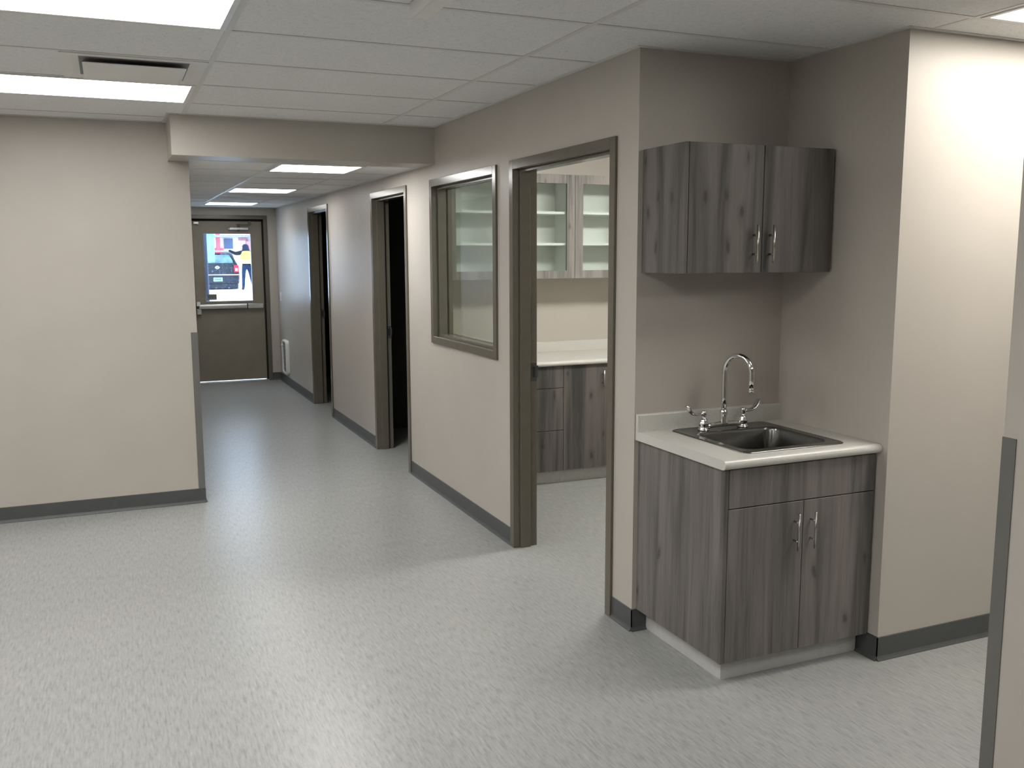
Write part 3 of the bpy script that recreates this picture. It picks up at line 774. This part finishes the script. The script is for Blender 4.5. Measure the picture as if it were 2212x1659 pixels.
b = MB(); b.prism([(cxm - .60, z0 + 1.07), (cxm + .60, z0 + 1.07), (cxm + .585, z0 + 1.16), (cxm + .46, z0 + 1.39), (cxm - .46, z0 + 1.39), (cxm - .585, z0 + 1.16)], 'y', cy0 - .012, cy0 + .05); b.build('rear_window', 'carglass', car)
b = MB(); b.box(cxm - .80, cxm + .80, cy0 - .10, cy0 + .1, z0 + .26, z0 + .60, 0, .04, 2); b.box(cxm - .76, cxm + .76, cy0 - .02, cy0 + .14, z0 + .06, z0 + .30, 0, .03, 2); bp_ = b.build('bumper', 'carpaint', car)
b = MB(); b.box(cxm - .80, cxm + .80, cy0 - .11, cy0 - .03, z0 + .60, z0 + .63); tag(b.build('snow_ridge', 'snow', bp_), 'line of snow on the bumper top')
for sg in (-1, 1):
    b = MB(); b.box(cxm + sg * .72 - .09, cxm + sg * .72 + .09, cy0 - .03, cy0 + .12, z0 + .70, z0 + .99, 0, .03, 2); tl = b.build('tail_light', 'redlens', car)
    b = MB(); b.box(cxm + sg * .72 - .045, cxm + sg * .72 + .045, cy0 - .036, cy0 - .028, z0 + .76, z0 + .87); b.build('reverse_lens', 'clearlens', tl)
    for yw in (cy0 + .75, cy0 + 3.3):
        b = MB(); xw = cxm + sg * (cw_ - .12)
        b.tube([(xw - .11, yw, z0 + .33), (xw + .11, yw, z0 + .33)], .33, 22); b.build('wheel', 'rubber', car)
b = MB(); b.box(cxm - .17, cxm + .17, cy0 - .115, cy0 - .10, z0 + .36, z0 + .51, 0)
for k in range(5): b.box(cxm - .12 + k * .05, cxm - .09 + k * .05, cy0 - .118, cy0 - .115, z0 + .405, z0 + .465, 1)
tag(b.build('licence_plate', ['plate', 'darkwin'], car), 'teal licence plate')
b = MB()
rg = [(cxm + .075 * math.cos(a), z0 + .90 + .06 * math.sin(a)) for a in [2 * math.pi * k / 24 for k in range(24)]]
rn = [(cxm + .055 * math.cos(a), z0 + .90 + .042 * math.sin(a)) for a in [2 * math.pi * k / 24 for k in range(24)]]
b.loft([[(p[0], cy0 - .02, p[1]) for p in rg], [(p[0], cy0 - .04, p[1]) for p in rg], [(p[0], cy0 - .04, p[1]) for p in rn], [(p[0], cy0 - .02, p[1]) for p in rn]])
b.box(cxm - .09, cxm + .09, cy0 - .042, cy0 - .02, z0 + .886, z0 + .914)
tag(b.build('emblem', 'snow', car), 'round silver emblem with a bar')
b = MB(); b.box(cxm - .17, cxm + .17, cy0 + .02, cy0 + .1, z0 + 1.44, z0 + 1.50, 0, .01, 1); b.build('brake_light', 'redlens', car)

# person
px, py, pz = 2.80, 33.4, .30
pr = empty('person', (px, py, pz), 'person in dark jacket and yellow safety vest pointing left outside the door', 'person')
verts = [(0, 0, .92), (0, .0, 1.10), (.0, 0, 1.30), (0, 0, 1.45), (0, -.01, 1.50), (-.01, -.02, 1.57), (-.015, -.03, 1.66), (-.015, -.02, 1.73),
         (-.10, 0, .88), (-.13, -.03, .50), (-.15, 0, .10), (-.19, -.10, .04),
         (.10, 0, .88), (.17, .03, .50), (.24, .06, .10), (.24, -.06, .04),
         (-.17, 0, 1.43), (-.40, -.08, 1.39), (-.62, -.14, 1.50), (-.70, -.16, 1.52),
         (.19, 0, 1.42), (.27, .0, 1.16), (.22, -.12, .95), (.20, -.17, .88)]
rad = [.15, .145, .17, .13, .06, .075, .10, .07, .095, .070, .055, .05, .095, .070, .055, .05, .092, .074, .048, .034, .09, .07, .048, .034]
edges = [(0, 1), (1, 2), (2, 3), (3, 4), (4, 5), (5, 6), (6, 7), (0, 8), (8, 9), (9, 10), (10, 11), (0, 12), (12, 13), (13, 14), (14, 15),
         (3, 16), (16, 17), (17, 18), (18, 19), (3, 20), (20, 21), (21, 22), (22, 23)]
# fingers and thumbs
def hand(vi, d, up, side):
    base = Vector(verts[vi]); d = Vector(d).normalized(); up = Vector(up); side = Vector(side)
    for k, ln in enumerate((.075, .085, .08, .06)):
        o0 = base + side * (-.028 + .019 * k) + d * .03; o1 = o0 + d * ln * .55; o2 = o1 + d * ln * .4 - up * .015
        n = len(verts); verts.extend([tuple(o0), tuple(o1), tuple(o2)]); rad.extend([.010, .009, .008]); edges.extend([(vi, n), (n, n + 1), (n + 1, n + 2)])
    o0 = base + up * .02 - side * .03; o1 = o0 + d * .03 + up * .03; n = len(verts)
    verts.extend([tuple(o0), tuple(o1)]); rad.extend([.012, .010]); edges.extend([(vi, n), (n, n + 1)])
hand(19, (-1, -.2, .1), (0, 0, 1), (0, 1, 0)); hand(23, (-.1, -.4, -.9), (0, -1, 0), (1, 0, 0))
me = bpy.data.meshes.new('skel'); me.from_pydata(verts, edges, []); so = bpy.data.objects.new('skel', me); COL.objects.link(so)
so.modifiers.new('s', 'SKIN'); so.modifiers.new('u', 'SUBSURF').levels = 1
if not me.skin_vertices:
    pass
for i, sv in enumerate(me.skin_vertices[0].data): sv.radius = (rad[i], rad[i]); sv.use_root = (i == 0)
bpy.context.view_layer.update(); dg = bpy.context.evaluated_depsgraph_get()
bm_ = bpy.data.meshes.new_from_object(so.evaluated_get(dg)); bpy.data.objects.remove(so, do_unlink=True)
bm_.materials.clear()
for k in ('jacket', 'jeans', 'rubber', 'skin'): bm_.materials.append(M[k])
for p in bm_.polygons:
    c_ = p.center; p.use_smooth = True
    if c_.z < .16: p.material_index = 2
    elif c_.x < -.66 or (c_.z < .92 and c_.y < -.13 and c_.x > .1): p.material_index = 3
    elif c_.z < .97: p.material_index = 1
    elif c_.z > 1.53: p.material_index = 3
    else: p.material_index = 0
bo = bpy.data.objects.new('body', bm_); COL.objects.link(bo); bo.parent = pr
def ell(z, rx, ry, cx=0, cy=0, n=20): return [(px + cx + rx * math.cos(2 * math.pi * k / n), py + cy + ry * math.sin(2 * math.pi * k / n), pz + z) for k in range(n)]
b = MB(); b.loft([ell(1.01, .205, .185), ell(1.05, .215, .19)], 0); b.loft([ell(1.05, .215, .19), ell(1.10, .21, .19)], 1); b.loft([ell(1.10, .21, .19), ell(1.25, .215, .2), ell(1.36, .225, .19), ell(1.46, .20, .15), ell(1.50, .12, .11)], 0)
b.loft([ell(1.12, .212, .193), ell(1.16, .214, .195)], 2); vs = b.build('safety_vest', ['vest', 'vestw', 'vestg'], pr)
b = MB(); b.loft([ell(1.44, .20, .13, 0, .01), ell(1.50, .15, .12, -.005, .0), ell(1.60, .130, .13, -.01, .01), ell(1.69, .115, .12, -.015, .005), ell(1.75, .06, .07, -.015, .0)], 0, False, True); b.build('hood', 'hood', pr)
fxx = px - .015
b = MB(); b.lathe((fxx - .118, py - .05, pz + 1.595), [(.010, 0), (.015, .008), (.008, .026)], 8); b.build('nose', 'skin', pr)
for dy_ in (-.085, -.02):
    b = MB(); b.lathe((fxx - .104, py + dy_, pz + 1.63), [(.006, 0), (.008, .005), (.005, .010)], 8); b.build('eye', 'hood', pr)
b = MB(); b.box(fxx - .112, fxx - .095, py - .08, py - .03, pz + 1.552, pz + 1.562); b.build('mouth', 'redtrim', pr)


# ------------------------------------------------------------------ world, camera, view
wd = bpy.data.worlds.new('World'); scene.world = wd; wd.use_nodes = True
nt = wd.node_tree; bg = nt.nodes['Background']
tcw = nt.nodes.new('ShaderNodeTexCoord'); sx = nt.nodes.new('ShaderNodeSeparateXYZ'); nt.links.new(tcw.outputs['Generated'], sx.inputs[0])
rw = nt.nodes.new('ShaderNodeValToRGB'); rw.color_ramp.elements[0].position = .0; rw.color_ramp.elements[0].color = (.54, .74, 1, 1); rw.color_ramp.elements[1].position = .5; rw.color_ramp.elements[1].color = (.62, .80, 1, 1)
nt.links.new(sx.outputs[2], rw.inputs[0]); nt.links.new(rw.outputs[0], bg.inputs[0]); bg.inputs[1].default_value = 5.5

cam = bpy.data.cameras.new('Camera'); cam.sensor_fit = 'HORIZONTAL'; cam.sensor_width = 36.; cam.lens = 2002.68 / 2212 * 36
cam.clip_start = .05; cam.clip_end = 300
co = bpy.data.objects.new('Camera', cam); COL.objects.link(co)
yaw, pitch, roll = -.407, -.1399, -.0035
fw = Vector((-math.sin(yaw) * math.cos(pitch), math.cos(yaw) * math.cos(pitch), math.sin(pitch)))
r0 = Vector((math.cos(yaw), math.sin(yaw), 0)); u0 = r0.cross(fw)
rt = r0 * math.cos(roll) + u0 * math.sin(roll); up = u0 * math.cos(roll) - r0 * math.sin(roll)
mt = Matrix((rt, up, -fw)).transposed().to_4x4(); mt.translation = Vector((-2.0367, -3.3954, 1.6615))
co.matrix_world = mt
scene.camera = co
scene.view_settings.view_transform = 'Standard'
scene.view_settings.look = 'None'
scene.view_settings.exposure = 0.0
